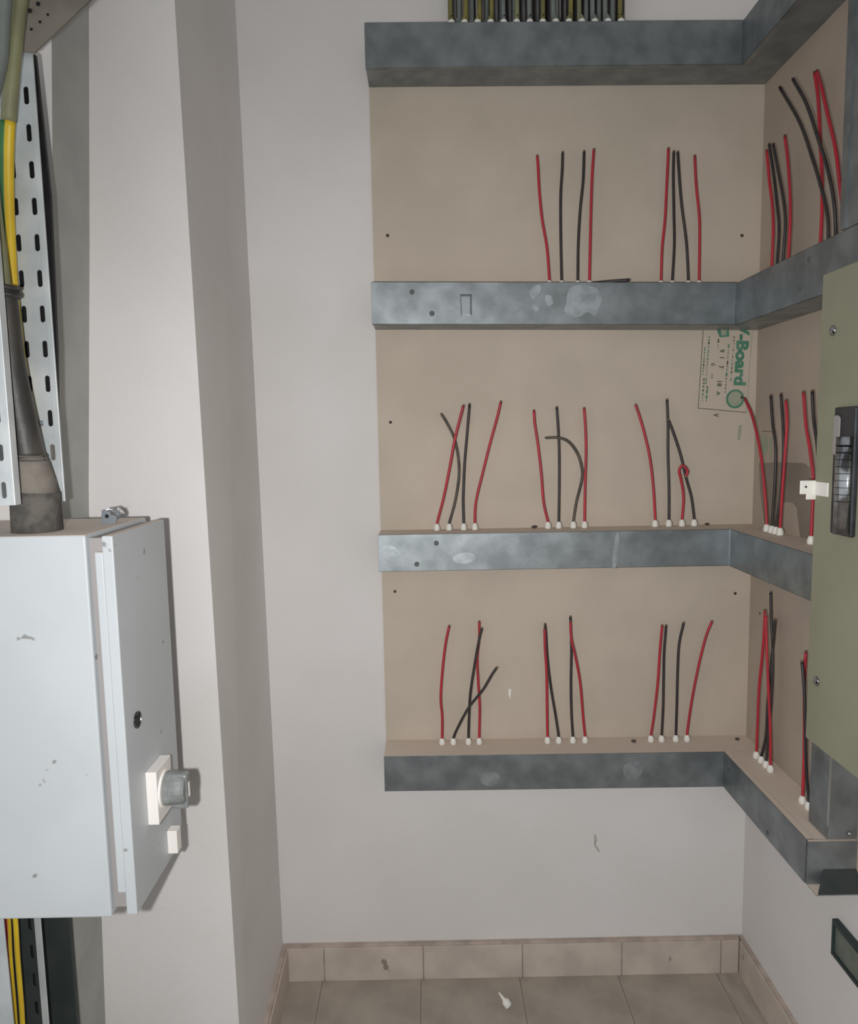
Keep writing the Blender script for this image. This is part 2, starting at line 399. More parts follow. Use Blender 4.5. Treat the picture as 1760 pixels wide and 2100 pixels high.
patch(3, [(1280, 1570), (1305, 1560), (1318, 1580), (1300, 1604), (1282, 1594)])
for px, py in ((1660, 532), (1640, 592)):   # rivets on the second trunking's right arm
    attach(obj('rivet', lathe(bmesh.new(), bX(px, py, R-T), (-1, 0, 0), [(0, .006), (.0008, .006), (.0014, .003)], 12), 'rivetgrey'), trunk[1])
for px, py in ((1495, 1580), (1477, 1600), (1574, 1708)):
    attach(obj('rivet', lathe(bmesh.new(), bX(px, py, R-T), (-1, 0, 0), [(0, .006), (.0008, .006), (.0014, .003)], 12), 'rivetgrey'), trunk[3])
# corner seam on the third trunking
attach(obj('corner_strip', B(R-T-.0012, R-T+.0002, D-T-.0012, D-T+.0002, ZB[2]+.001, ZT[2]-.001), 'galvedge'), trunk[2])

def trunk_top(i, X): return ZT[i] + DL[i] + (DR[i]-DL[i])*(X-L)/(R-L)
def bushing(i, p):
    z = trunk_top(i, min(p.x, R)) if p.x < R-.06 else ZT[i]+DR[i]
    b = obj('bushing', lathe(bmesh.new(), (p.x, p.y, z-.0005), (0, 0, 1), [(0, .0078), (.003, .0084), (.008, .0084), (.012, .0078), (.016, .0056), (.018, .0052)], 12), 'bushing', smooth=True)
    attach(b, trunk[i]); return z

# ------------------------------------------------------------------ wires
ORD = ['leftmost', 'second', 'third', 'rightmost']
def wire(col, pts, label, group, r=.0035):
    pts = spline(pts, 7)
    o = obj('wire', tube(bmesh.new(), pts, r, 8), {'r': 'red', 'b': 'black', 'g': 'greybrown'}[col], smooth=True)
    d = (pts[-1]-pts[-2]).normalized()
    obj('cut_end', tube(bmesh.new(), [pts[-1]-d*.001, pts[-1]+d*.004], r*.8, 8), 'core', o)
    tag(o, label, 'wire', group); return o

CN = {'r': 'red', 'b': 'black', 'g': 'dusty black'}
def back_group(i, where, gname, wires):
    for k, (col, pts, dy) in enumerate(wires):
        n = len(pts); Yb = D-.034; W = []
        X0 = bY(*pts[0], Yb)
        z = bushing(i, X0)
        W.append(Vector((X0.x, Yb, z-.004))); W.append(Vector((X0.x, Yb, z+.016)))
        for j, (x, y) in enumerate(pts):
            q = bY(x, y, Yb + dy*min(1, 1.6*j/(n-1)))
            if j == 0 or q.z < z+.03: continue
            W.append(q)
        wire(col, W, '%s wire, %s of four in %s, back wall %s' % (CN[col], ORD[k], gname, where), 'wires '+where)
w1, w2, w3 = 'above second trunking', 'above third trunking', 'above lowest trunking'
back_group(1, w1, 'left cluster', [
 ('r', [(1127, 570), (1122, 510), (1112, 450), (1106, 390), (1104, 350), (1102, 321)], 0),
 ('b', [(1152, 570), (1150, 480), (1150, 400), (1153, 350), (1154, 314)], 0),
 ('b', [(1185, 570), (1186, 500), (1190, 430), (1196, 370), (1198, 312)], 0),
 ('r', [(1209, 570), (1211, 480), (1213, 400), (1215, 350), (1218, 308)], 0)])
back_group(1, w1, 'right cluster', [
 ('r', [(1356, 570), (1358, 510), (1364, 450), (1367, 390), (1371, 306)], 0),
 ('b', [(1379, 570), (1383, 500), (1382, 430), (1381, 360), (1382, 312)], .012),
 ('b', [(1412, 570), (1408, 500), (1398, 420), (1393, 360), (1390, 313)], -.006),
 ('r', [(1434, 570), (1435, 480), (1434, 440), (1428, 380), (1425, 321)], 0)])
back_group(2, w2, 'left cluster', [
 ('r', [(896, 1075), (910, 1020), (922, 960), (933, 900), (943, 860), (950, 833)], -.012),
 ('g', [(921, 1073), (933, 1030), (941, 980), (940, 940), (932, 900), (918, 870), (906, 850)], .010),
 ('b', [(951, 1073), (950, 1020), (953, 950), (958, 890), (963, 830)], .012),
 ('r', [(974, 1073), (976, 1030), (990, 970), (1005, 910), (1020, 855), (1027, 825)], 0)])
back_group(2, w2, 'middle cluster', [
 ('r', [(1124, 1073), (1115, 1030), (1110, 970), (1103, 910), (1097, 870), (1095, 843)], 0),
 ('b', [(1146, 1073), (1147, 1000), (1147, 930), (1145, 880), (1142, 836)], .012),
 ('g', [(1176, 1070), (1182, 1030), (1192, 990), (1194, 965), (1185, 932), (1167, 907), (1146, 898), (1121, 898)], -.014),
 ('r', [(1199, 1070), (1200, 1000), (1202, 930), (1201, 880), (1198, 838)], .008)])
back_group(2, w2, 'right cluster', [
 ('r', [(1344, 1066), (1340, 1000), (1333, 940), (1322, 890), (1312, 855), (1304, 831)], 0),
 ('b', [(1372, 1064), (1372, 1000), (1370, 930), (1370, 870), (1368, 820)], .010),
 ('r', [(1399, 1063), (1402, 1020), (1397, 985), (1393, 966), (1398, 955), (1405, 958), (1410, 967), (1407, 976)], -.014),
 ('b', [(1424, 1063), (1418, 1020), (1407, 980), (1395, 930), (1380, 885), (1371, 862)], -.002)])
back_group(3, w3, 'left cluster', [
 ('r', [(907, 1522), (907, 1470), (904, 1430), (908, 1370), (914, 1320), (921, 1285)], 0),
 ('b', [(930, 1522), (940, 1490), (962, 1450), (990, 1415), (1008, 1385), (1018, 1370)], -.022),
 ('b', [(961, 1522), (962, 1470), (965, 1420), (974, 1360), (983, 1310), (988, 1290)], -.004),
 ('r', [(983, 1522), (984, 1450), (981, 1400), (979, 1350), (983, 1310), (983, 1276)], .012)])
back_group(3, w3, 'middle cluster', [
 ('r', [(1123, 1522), (1122, 1450), (1121, 1380), (1118, 1330), (1117, 1291)], -.006),
 ('b', [(1146, 1522), (1140, 1470), (1130, 1410), (1123, 1350), (1120, 1300), (1118, 1281)], .010),
 ('b', [(1175, 1522), (1172, 1460), (1171, 1400), (1172, 1330), (1170, 1266)], .010),
 ('r', [(1200, 1522), (1196, 1470), (1190, 1400), (1180, 1345), (1172, 1310), (1170, 1276)], -.006)])
back_group(3, w3, 'right cluster', [
 ('r', [(1335, 1522), (1341, 1470), (1349, 1400), (1353, 1340), (1358, 1284)], 0),
 ('b', [(1357, 1520), (1360, 1450), (1361, 1390), (1362, 1340), (1366, 1284)], .004),
 ('b', [(1386, 1520), (1388, 1450), (1390, 1370), (1393, 1320), (1402, 1278)], 0),
 ('r', [(1409, 1520), (1411, 1490), (1420, 1430), (1434, 1360), (1448, 1305), (1460, 1275)], 0)])

def right_group(i, where, gname, wires, Xb=R-.036):
    for k, (col, pts, dx, txt) in enumerate(wires):
        n = len(pts); W = []; zt = ZT[i]+DR[i]
        p0 = bX(*pts[0], Xb); bushing(i, p0)
        W.append(Vector((Xb, p0.y, zt-.004))); W.append(Vector((Xb, p0.y, zt+.016)))
        for j, (x, y) in enumerate(pts):
            q = bX(x, y, Xb + dx*min(1, 1.6*j/(n-1)))
            if q.z < zt+.03: continue
            W.append(q)
        wire(col, W, '%s wire, %s %s, right wall %s' % (CN[col], txt, gname, where), 'wires '+where)
g4 = ['leftmost of four in', 'second of four in', 'third of four in', 'rightmost of four in']
right_group(1, w1, 'cluster nearest the corner', [
 ('r', [(1583, 545), (1586, 470), (1584, 420), (1578, 370), (1573, 310)], 0, g4[0]),
 ('b', [(1594, 540), (1598, 470), (1594, 420), (1586, 350), (1578, 297)], .010, g4[1]),
 ('b', [(1606, 532), (1611, 460), (1607, 410), (1596, 350), (1586, 297)], -.006, g4[2]),
 ('r', [(1617, 527), (1621, 450), (1620, 390), (1616, 330), (1610, 280)], 0, g4[3])])
right_group(1, w1, 'tangled cluster by dark upright', [
 ('r', [(1683, 495), (1686, 430), (1686, 360), (1682, 280), (1678, 200), (1671, 150)], .012, g4[0]),
 ('b', [(1699, 485), (1697, 440), (1686, 390), (1665, 320), (1640, 250), (1600, 180)], -.008, g4[1]),
 ('b', [(1714, 470), (1710, 410), (1697, 345), (1680, 290), (1655, 215), (1627, 163)], -.024, g4[2]),
 ('r', [(1732, 455), (1724, 390), (1714, 307), (1697, 232), (1684, 175), (1676, 147)], 0, g4[3])])
right_group(2, w2, 'cluster nearest the corner', [
 ('r', [(1573, 1078), (1568, 1000), (1560, 930), (1550, 880), (1540, 845), (1528, 818)], -.004, g4[0]),
 ('b', [(1583, 1080), (1589, 1000), (1591, 920), (1585, 870), (1581, 812)], 0, g4[1]),
 ('b', [(1591, 1082), (1602, 1010), (1607, 930), (1606, 870), (1602, 809)], .012, g4[2]),
 ('r', [(1600, 1084), (1605, 1004), (1610, 935), (1614, 870), (1612, 822)], -.004, g4[3])])
right_group(2, w2, 'cluster half hidden by panel cover', [
 ('r', [(1664, 1100), (1667, 1030), (1668, 980), (1661, 920), (1653, 870), (1648, 805)], 0, 'uncovered, in'),
 ('b', [(1676, 1108), (1680, 1030), (1679, 960), (1676, 910), (1669, 860), (1666, 803)], 0, 'mostly covered, in')])
right_group(3, w3, 'cluster nearest the corner', [
 ('r', [(1551, 1562), (1554, 1480), (1557, 1410), (1563, 1350), (1567, 1300), (1569, 1253)], 0, g4[0]),
 ('b', [(1561, 1568), (1571, 1510), (1575, 1440), (1582, 1360), (1587, 1310), (1590, 1272)], .012, g4[1]),
 ('b', [(1571, 1576), (1577, 1500), (1583, 1420), (1585, 1340), (1582, 1270), (1581, 1215)], .012, g4[2]),
 ('r', [(1580, 1584), (1580, 1500), (1577, 1430), (1574, 1360), (1572, 1310), (1571, 1262)], -.012, g4[3])])
right_group(3, w3, 'cluster below beige panel cover', [
 ('r', [(1646, 1645), (1649, 1560), (1650, 1480), (1650, 1400), (1653, 1338)], .010, 'leftmost in'),
 ('b', [(1659, 1652), (1654, 1580), (1652, 1490), (1650, 1420), (1645, 1357)], -.016, 'crossing in')])

# loose wire end lying on the second trunking
za = trunk_top(1, .3)
wl = obj('wire_offcut', tube(bmesh.new(), spline([(.42, D-.06, za+.004), (.46, D-.075, za+.004), (.505, D-.085, za+.0045)]), .004, 8), 'black', smooth=True)
tag(wl, 'short black wire offcut lying on the second trunking', 'wire')
# crumbs
for (x, y, Y, i, s, lab) in ((1450, 1072, D-.02, 2, .006, 'dark crumb on the third trunking near the corner'),
                        (1096, 1076, D-.02, 2, .008, 'brown crumb on the third trunking left of a wire cluster'),
                        (1300, 1532, D-.035, 3, .007, 'dark crumb on the lowest trunking between two wire clusters'),
                        (1512, 1527, D-.03, 3, .006, 'dark crumb at the corner of the lowest trunking')):
    p = bY(x, y, Y); z = trunk_top(i, p.x)
    bm = bmesh.new(); bmesh.ops.create_icosphere(bm, subdivisions=1, radius=s)
    for v in bm.verts: v.co = Vector((v.co.x*random.uniform(.8, 1.3), v.co.y*random.uniform(.7, 1.1), v.co.z*random.uniform(.45, .6)+s*.42)) + Vector((p.x, Y, z))
    tag(obj('crumb', bm, 'crumb'), lab, 'debris', 'crumbs on the trunking')

# ------------------------------------------------------------------ cables rising above the topmost trunking
zt = trunk_top(0, .2)
NTH = ['first', 'second', 'third', 'fourth', 'fifth', 'sixth', 'seventh', 'eighth', 'ninth', 'tenth', 'eleventh', 'twelfth', 'thirteenth', 'last']
XL, XR = bY(925, 40, D-.05).x, bY(1268, 40, D-.05).x
for k in range(14):
    x = XL + (XR-XL)*k/13
    b = obj('bushing', lathe(bmesh.new(), (x, D-.075, trunk_top(0, x)-.0005), (0, 0, 1), [(0, .012), (.004, .012), (.016, .008), (.018, .007)], 12), 'bushing', smooth=True)
    attach(b, trunk[0])
    q = random.uniform(-.012, .012); zz = trunk_top(0, x)
    o = obj('cable', tube(bmesh.new(), spline([(x, D-.075, zz-.002), (x, D-.075, zz+.03), (x+q*.6, D-.07, zz+.1), (x+q, D-.06, CZ)], 5), .0058, 8),
            ['yellowsheath', 'yellowsheath', 'yellowsheath', 'yellowsheath', 'greysheath', 'olive', 'greysheath', 'yellowsheath', 'greysheath', 'yellowsheath', 'olive', 'greysheath', 'greysheath', 'yellowsheath'][k], smooth=True)
    nm = ['first', 'second', 'third', 'fourth', 'fifth', 'sixth', 'seventh', 'eighth', 'ninth', 'tenth', 'eleventh', 'twelfth', 'thirteenth', 'last'][k]
    tag(o, 'upright sheathed cable, %s from the left in front row above topmost trunking' % nm, 'cable', 'front row of cables above the topmost trunking')
for k in range(13):
    x = XL - .006 + (XR-XL+.03)*(k+.55)/13
    zz = trunk_top(0, x)
    rz = .0145 if k % 4 else .011
    o = obj('cable', tube(bmesh.new(), [Vector((x, D-.03, zz-.002)), Vector((x+random.uniform(-.001, .001), D-.03, zz+.2)), Vector((x, D-.03, CZ))], rz, 8), 'black', smooth=True)
    tag(o, 'thick black cable, %s from left, behind front row above topmost trunking' % NTH[k], 'cable', 'black cables behind the front row')
for k in range(12):
    x = XL + (XR-XL)*(k+.5)/12 + random.uniform(-.004, .004); zz = trunk_top(0, x)
    o = obj('cable', tube(bmesh.new(), spline([(x, D-.052, zz+.028+random.uniform(0, .012)), (x+.003, D-.052, zz+.1), (x-.002, D-.052, CZ)]), .0058, 8), 'greysheath', smooth=True)
    tag(o, 'thin grey cable, %s from left, between front row and black cables up top' % NTH[k], 'cable', 'grey cables above the topmost trunking')

# ------------------------------------------------------------------ upright trunking on the right wall
up = obj('upright_trunking', B(R-T, R-.001, .95, 1.352, ZT[1]+DR[1]+.001, ZB[0]+DR[0]-.001), 'galv', bevel=.001)
tag(up, 'dark upright trunking at the right edge between the topmost and second trunking', 'trunking')
obj('lid_lip', B(R-T-.003, R-T, 1.335, 1.3535, ZT[1]+DR[1]+.002, ZB[0]+DR[0]-.002), 'galvlid', up)
lo = empty('upright_trunking', (.83, 1.42, ZT[3]))
tag(lo, 'short upright trunking between the lowest trunking and the beige panel cover', 'trunking')
attach(obj('trunk_body', B(.803, R-.001, 1.386, 1.458, ZT[3]+.001, 1.154), 'galv'), lo)
attach(obj('lid', B(.8015, .803, 1.386, 1.458, ZT[3]+.001, 1.154), 'galvlid'), lo)
attach(obj('lid_lip', B(.800, .8035, 1.384, 1.3865, ZT[3]+.03, 1.154), 'galvedge'), lo)
# end box of the lowest trunking
e1 = bY(1712, 1772, 1.385); e2 = bY(1672, 1824, 1.352)
attach(obj('end_plate', B(R-T+.002, R-.001, 1.384, 1.3915, ZB[3]+.002, ZT[3]-.002), 'galv'), trunk[3])
P = [(R-T+.006, 1.350, ZB[3]+.0005), (R-.001, 1.350, ZB[3]+.0005), (R-.001, 1.3838, ZB[3]+.034), (R-T+.036, 1.3838, ZB[3]+.034)]
attach(obj('end_flange', prism(P, (0, .002, -.002)), 'shademetal'), trunk[3])
attach(obj('base_lip', B(R-T+.003, R-.001, 1.350, 1.392, ZB[3]-.001, ZB[3]+.0008), 'galv'), trunk[3])
sc = lathe(bmesh.new(), bY(1743, 1710, 1.3835), (0, -1, 0), [(0, .005), (.002, .0045), (.0035, .002)], 10)
attach(obj('screw', sc, 'chrome', smooth=True), trunk[3])

# ------------------------------------------------------------------ beige panel cover (distribution board) on the right
XD = .72; YD = 1.333
zt_, zb_ = 1.774, .906
db = empty('panel_cover', (XD+.02, 1.0, zb_))
tag(db, 'beige metal distribution panel cover with dark handle on the right wall', 'panel')
attach(obj('cover_plate', B(XD, XD+.0395, .7, YD, zb_, zt_), 'db', bevel=.002), db)
for px, py in ((1709, 678), (1675, 1397)):
    s = attach(obj('screw', lathe(bmesh.new(), bX(px, py, XD), (-1, 0, 0), [(0, .0095), (.002, .009), (.004, .006), (.0045, .003)], 14), 'chrome', smooth=True), db)
    attach(obj('screw_slot', lathe(bmesh.new(), bX(px, py+3, XD-.0044), (-1, 0, 0), [(0, .0026), (.0004, .0026)], 8), 'blackhole'), db)
# handle
ha, hb = bX(1727, 835, XD), bX(1709, 1092, XD); hr = bX(1762, 960, XD)
zh1, zh0 = ha.z, hb.z; yh1 = (ha.y+hb.y)/2; yh0 = yh1-.062
h = attach(obj('handle', B(XD-.010, XD, yh0, yh1, zh0, zh1), 'handleblack', bevel=.003), db)
bm = bmesh.new(); n = 10; vv = []
for zz in (zh0+.004, zh0+.17):
    vv.append([bm.verts.new((XD-.010-.016*math.sin(math.pi*k/n), yh1-.020-.040*k/n, zz)) for k in range(n+1)])
for k in range(n): bm.faces.new((vv[0][k], vv[0][k+1], vv[1][k+1], vv[1][k]))
bm.faces.new(vv[0][::-1]); bm.faces.new(vv[1]); bm.faces.new((vv[0][0], vv[1][0], vv[1][n], vv[0][n]))
gp = obj('handle_grip', bm, 'chrome'); gp.parent = h
for p in gp.data.polygons: p.use_smooth = len(p.vertices) == 4
for k in range(9):
    zz = zh0+.060+.012*k
    rb = bmesh.new()
    tube(rb, [Vector((XD-.0102-.0162*math.sin(math.pi*(j+3)/n), yh1-.020-.040*(j+3)/n, zz)) for j in range(8)], .0006, 6)
    rr_ = obj('grip_rib', rb, 'handleblack'); rr_.parent = h
sa = [(XD-.0105, yh1-.004-.010+.008*math.cos(t), (zh1-.048)+(.026 if math.sin(t) > 0 else -.026)+.008*math.sin(t)) for t in [2*math.pi*k/16 for k in range(16)]]
so = obj('handle_button', prism(sa, (-.003, 0, 0)), 'cabgroove'); so.parent = h
# latch bracket on the far edge
zc1, zc0 = bX(1650, 985, .70).z, bX(1650, 1020, .70).z
lb = attach(obj('latch_bracket', B(.690, XD, YD-.006, YD-.003, zc0+.006, zc1), 'bushing', bevel=.0015), db)
x_ = obj('bracket_leg', B(XD-.003, XD, YD-.048, YD-.004, zc0+.004, zc1-.002), 'whiteplastic', bevel=.001); x_.parent = lb
x_ = obj('bracket_leg', B(.702, XD, YD-.006, YD-.003, zc0-.004, zc0+.008), 'bushing', bevel=.001); x_.parent = lb
x_ = obj('bracket_hole', lathe(bmesh.new(), (.7005, YD-.0062, (zc0+zc1)/2+.004), (0, -1, 0), [(0, .0022), (.0005, .002)], 8), 'blackhole'); x_.parent = lb

# ------------------------------------------------------------------ dark wall grille at the lower right
ga, gb = bX(1717, 1884, WR-.004), bX(1712, 1954, WR-.004)
y1 = (ga.y+gb.y)/2; zg1, zg0 = ga.z, gb.z; XG = WR-.014
gr = empty('wall_grille', (WR, y1-.1, zg0))
tag(gr, 'dark green framed grille on the right wall near the floor', 'grille')
attach(obj('frame', B(XG, WR-.0005, y1-.35, y1, zg1-.011, zg1), 'darkgreen', bevel=.001), gr)
attach(obj('frame', B(XG, WR-.0005, y1-.35, y1, zg0, zg0+.008), 'darkgreen', bevel=.001), gr)
attach(obj('frame', B(XG, WR-.0005, y1-.006, y1, zg0+.008, zg1-.011), 'darkgreen', bevel=.001), gr)
attach(obj('panel', B(XG+.005, WR-.0005, y1-.35, y1-.006, zg0+.008, zg1-.011), 'grillepanel'), gr)

# ------------------------------------------------------------------ grey enclosure on the left
XE, Y0, Y1, ZE0, ZE1 = -.464, 1.045, 1.25, .768, 1.362
en = empty('electrical_enclosure', (-.6, 1.15, ZE0))
tag(en, 'light grey steel electrical enclosure with rotary switch on its side door', 'enclosure')
attach(obj('body', B(-.95, -.5035, Y0-.001, Y1+.025, ZE0-.003, ZE1+.002), 'cab', bevel=.003), en)
attach(obj('gasket_rim', B(-.504, -.478, Y0+.012, Y1, ZE0+.006, ZE1-.004), 'cabgroove'), en)
dr_ = attach(obj('door', B(-.4805, XE, Y0, Y1+.004, ZE0, ZE1), 'cab', bevel=.002), en)
x_ = obj('door_return', B(-.4925, -.480, Y0+.0005, Y1-.004, ZE0+.036, ZE1-.024), 'cab', bevel=.002); x_.parent = dr_
# lock
p = bX(281, 1476, XE)
x_ = obj('lock', lathe(bmesh.new(), p, (1, 0, 0), [(-.001, .0135), (.002, .0135), (.0025, .0115), (.0008, .011)], 20), 'lockm'); x_.parent = dr_
y_ = obj('keyhole', lathe(bmesh.new(), p+Vector((.0003, 0, -.002)), (1, 0, 0), [(0, .0095), (.0012, .009)], 16), 'blackhole'); y_.parent = x_
# rotary isolator switch
a = bX(299, 1585, XE+.004); zs1 = bX(297, 1585, XE).z; zs0 = bX(305, 1691, XE).z
ys0 = bX(297, 1585, XE).y; ys1 = ys0+.066
sw = attach(obj('rotary_switch', B(XE, XE+.018, ys0, ys1, zs0, zs1), 'whiteplastic', bevel=.0015), en)
cz = (zs0+zs1)/2 + .002; cy = (ys0+ys1)/2
x_ = obj('switch_collar', lathe(bmesh.new(), (XE+.018, cy, cz), (1, 0, 0), [(0, .031), (.003, .031), (.0035, .0285)], 28), 'whiteplastic'); x_.parent = sw
x_ = obj('knob', lathe(bmesh.new(), (XE+.0215, cy, cz), (1, 0, 0), [(0, .0275), (.010, .0275), (.011, .0265), (.012, .0265), (.030, .0255), (.034, .022)], 24), 'knob', smooth=False); x_.parent = sw
y_ = obj('knob_bar', B(XE+.030, XE+.058, cy-.010, cy+.010, cz-.033, cz+.026), 'knob', bevel=.004); y_.parent = x_
y_ = obj('knob_marker', B(XE+.0575, XE+.0588, cy-.003, cy+.003, cz-.014, cz+.010), 'whiteplastic'); y_.parent = x_
# small white stop block below the switch
q1 = bX(342, 1704, XE); yb = q1.y
zb1, zb0 = bY(350, 1705, yb).z, bY(350, 1751, yb).z
attach(obj('stop_block', B(XE, XE+.017, yb, yb+.02, zb0, zb1), 'whiteplastic', bevel=.001), en)

# ------------------------------------------------------------------ cable trays
def slot_tray(name, x0, x1, z0, z1, Y, cols, zs, sw_, sh, m, thick=.0018):
    bm = bmesh.new(); E = []
    def loop(pts):
        v = [bm.verts.new(p) for p in pts]
        return [bm.edges.new((v[i], v[(i+1) % len(v)])) for i in range(len(v))]
    E += loop([(x0, Y, z0), (x1, Y, z0), (x1, Y, z1), (x0, Y, z1)])
    for cx, off in cols:
        for z in zs:
            zz = z+off
            if zz-sh/2 < z0+.004 or zz+sh/2 > z1-.004: continue
            r = sw_/2; pts = []
            for k in range(8):
                t = math.pi*k/7; pts.append((cx+r*math.cos(t), Y, zz+sh/2-r+r*math.sin(t)))
            for k in range(8):
                t = math.pi+math.pi*k/7; pts.append((cx+r*math.cos(t), Y, zz-sh/2+r+r*math.sin(t)))
            E += loop(pts)
    bmesh.ops.triangle_fill(bm, use_beauty=True, use_dissolve=False, edges=E)
    o = obj(name, bm, m)
    md = o.modifiers.new('thickness', 'SOLIDIFY'); md.thickness = thick; md.offset = 0
    return o
YT = 1.15
tx1 = -.5815
zz0 = bY(138, 1028, YT).z; zz1 = bY(62, 108, YT).z
pitch = .0538
cx_r = -.596; cx_l = -.6245
zref = bY(107, 787, YT).z
tr = empty('cable_tray', (-.65, YT, zz0))
tag(tr, 'slotted zinc cable tray standing upright behind the taped cable', 'tray')
pl = slot_tray('tray_plate', -.80, tx1, zz0, zz1, YT, [(cx_r, 0), (cx_l, 0), (cx_l-.0285, 0)], [zref+pitch*k for k in range(-6, 12)], .0078, .026, 'zinctray')
attach(pl, tr)
P = [bY(x, y, YT+.014) for x, y in ((-80, 112), (72, 112), (103, 400), (112, 600), (117, 720), (119, 885), (-80, 885))]
rb_ = obj('tray_shadow_strip', prism(P, (0, .006, 0)), 'blackhole')  # black sheet added for the tray's shadow band and dark slots
tag(rb_, 'black strip added as the shadow behind the slotted zinc tray', 'shadow')
attach(obj('tray_fold', B(tx1-.009, tx1+.0005, YT-.003, YT-.0012, zz0, zz1), 'zinctray', bevel=.0008), tr)
bp = bY(77, 868, YT-.006)
attach(obj('bolt', lathe(bmesh.new(), bp, (-1, -.3, 0), [(-.008, .004), (.006, .004)], 10), 'clip'), tr)

YN = 1.035
ft = empty('cable_tray', (-.64, YN, 1.41))
tag(ft, 'nearer bright cable tray section at the left edge in front of taped cable', 'tray')
na = bY(3, 700, YN); nb = bY(34, 1036, YN)
attach(slot_tray('tray_plate', -.80, nb.x, nb.z, nb.z+.46, YN, [(nb.x-.016, 0), (nb.x-.045, 0)], [nb.z+.022+.0538*k for k in range(9)], .0072, .024, 'zinctray'), ft)
attach(obj('tray_fold', B(nb.x-.0055, nb.x+.0005, YN-.0035, YN+.012, nb.z, nb.z+.46), 'zinctray', bevel=.001), ft)

# dusty sloping tray bend at the top left
P = [bY(x, y, Y) for x, y, Y in ((-60, -60, 1.12), (250, -62, 1.12), (70, 108, 1.135), (30, 103, 1.135), (-60, 60, 1.13))]
bm = bmesh.new()
a = [bm.verts.new(p) for p in P]; b = [bm.verts.new(p+Vector((-.001, .005, .001))) for p in P]
bm.faces.new(a); bm.faces.new(b[::-1])
for k in range(len(P)): bm.faces.new((a[k], a[(k+1) % len(P)], b[(k+1) % len(P)], b[k]))
tbd = obj('tray_bend', bm, 'dustytray')
tag(tbd, 'dusty sloping tray bend at the upper left corner above the slotted tray', 'tray')
for x, y, r in ((78, 8, .0032), (61, 22, .0036), (98, 30, .002), (82, 45, .0022), (64, 60, .0022), (22, 52, .003), (30, 2, .003)):
    t = (y+60)/168.0; p = bY(x, y, 1.12+.015*t-.0035)
    disc('hole', p, (0, -1, 0), r, 'blackhole', tbd, .0006, 10)

# cables of the left riser
def cab(name, pts, rad, m, label, Y=None, n=14):
    P = [bY(*q) for q in pts]
    o = obj(name, tube(bmesh.new(), spline(P, 6), rad, n), m, smooth=True)
    tag(o, label, 'cable'); return o
ec = [(52, -60, 1.09), (42, 0, 1.095), (31, 90, 1.10), (23, 180, 1.11), (17, 260, 1.12), (15, 330, 1.13), (16, 420, 1.136), (20, 510, 1.138), (26, 600, 1.139), (34, 680, 1.1395), (45, 760, 1.1395), (57, 830, 1.1395), (68, 890, 1.1395)]
Pc = spline([bY(*q) for q in ec], 6)
eg = empty('earth_cable', Pc[-1])
tag(eg, 'green and yellow earth cable running down the slotted tray', 'cable')
Pu, Pl = Pc[:24], Pc[23:]
attach(obj('upper_sheath', tube(bmesh.new(), Pu, lambda t: .0095+.0012*t, 12), 'olive', smooth=True), eg)  # upper length in a duller olive
attach(obj('green_stripe', tube(bmesh.new(), [p+Vector((-.0048, 0, 0)) for p in Pl], lambda t: .0075-.0025*t*t, 12), 'greenwire', smooth=True), eg)
attach(obj('yellow_sheath', tube(bmesh.new(), [p+Vector((.0028, -.001, 0)) for p in Pl], lambda t: .0075-.0030*t*t, 12), 'yellow', smooth=True), eg)
cab('cable', [(18, -60, 1.07), (10, 20, 1.075), (4, 120, 1.08), (-14, 200, 1.075), (-34, 270, 1.065)], .008, 'greysheath', 'grey cable along the left edge above the taped sleeve')
tp = [(5, 590, 1.082), (9, 640, 1.082), (20, 740, 1.086), (34, 820, 1.092), (46, 880, 1.096), (57, 936, 1.100)]
tw = empty('taped_cable', bY(60, 1060, 1.108))
tag(tw, 'thick black taped cable with dusty boot entering the grey enclosure', 'cable')
bm = bmesh.new(); tube(bm, spline([bY(*q) for q in tp], 6), lambda t: .0185+.0055*t, 18); attach(obj('tape_wrap', bm, 'tape', smooth=True), tw)
bm = bmesh.new(); tube(bm, spline([bY(*q) for q in ((-26, 330, 1.085), (-16, 430, 1.084), (-5, 520, 1.083), (4, 592, 1.082))], 6), .0125, 14); attach(obj('cable_sheath', bm, 'olive', smooth=True), tw)
Pb = [bY(*q) for q in ((57, 934, 1.100), (62, 955, 1.103), (68, 985, 1.106), (72, 1012, 1.108))]
bm = bmesh.new(); tube(bm, Pb, lambda t: .0245+.0095*t, 20); attach(obj('boot_neck', bm, 'neck', smooth=True), tw)
Pb = [bY(73, 1008, 1.108), bY(73, 1030, 1.108)]; Pb.append(Vector((Pb[-1].x, 1.108, ZE1+.0025)))
bm = bmesh.new(); tube(bm, Pb, lambda t: .0345+.002*t, 22); attach(obj('boot', bm, 'boot', smooth=True), tw)
for (px, py, Y, r, wv) in ((6, 592, 1.082, .0200, .004), (7, 606, 1.082, .0200, .004), (57, 936, 1.100, .0250, .002), (58, 944, 1.101, .0255, .002)):
    c = bY(px, py, Y); bm = bmesh.new()
    ring = [c+Vector((r*math.cos(t), r*math.sin(t), wv*.3*math.sin(3*t))) for t in [2*math.pi*k/20 for k in range(21)]]
    tube(bm, ring, wv, 6); attach(obj('cable_tie', bm, 'tape' if r < .022 else 'boot', smooth=True), tw)
c = bY(40, 600, 1.075)
for dz in (.006, -.006): attach(obj('tie_tail', B(c.x-.012, c.x+.001, c.y-.003, c.y+.001, c.z+dz-.003, c.z+dz+.003), 'tape', bevel=.0008), tw)

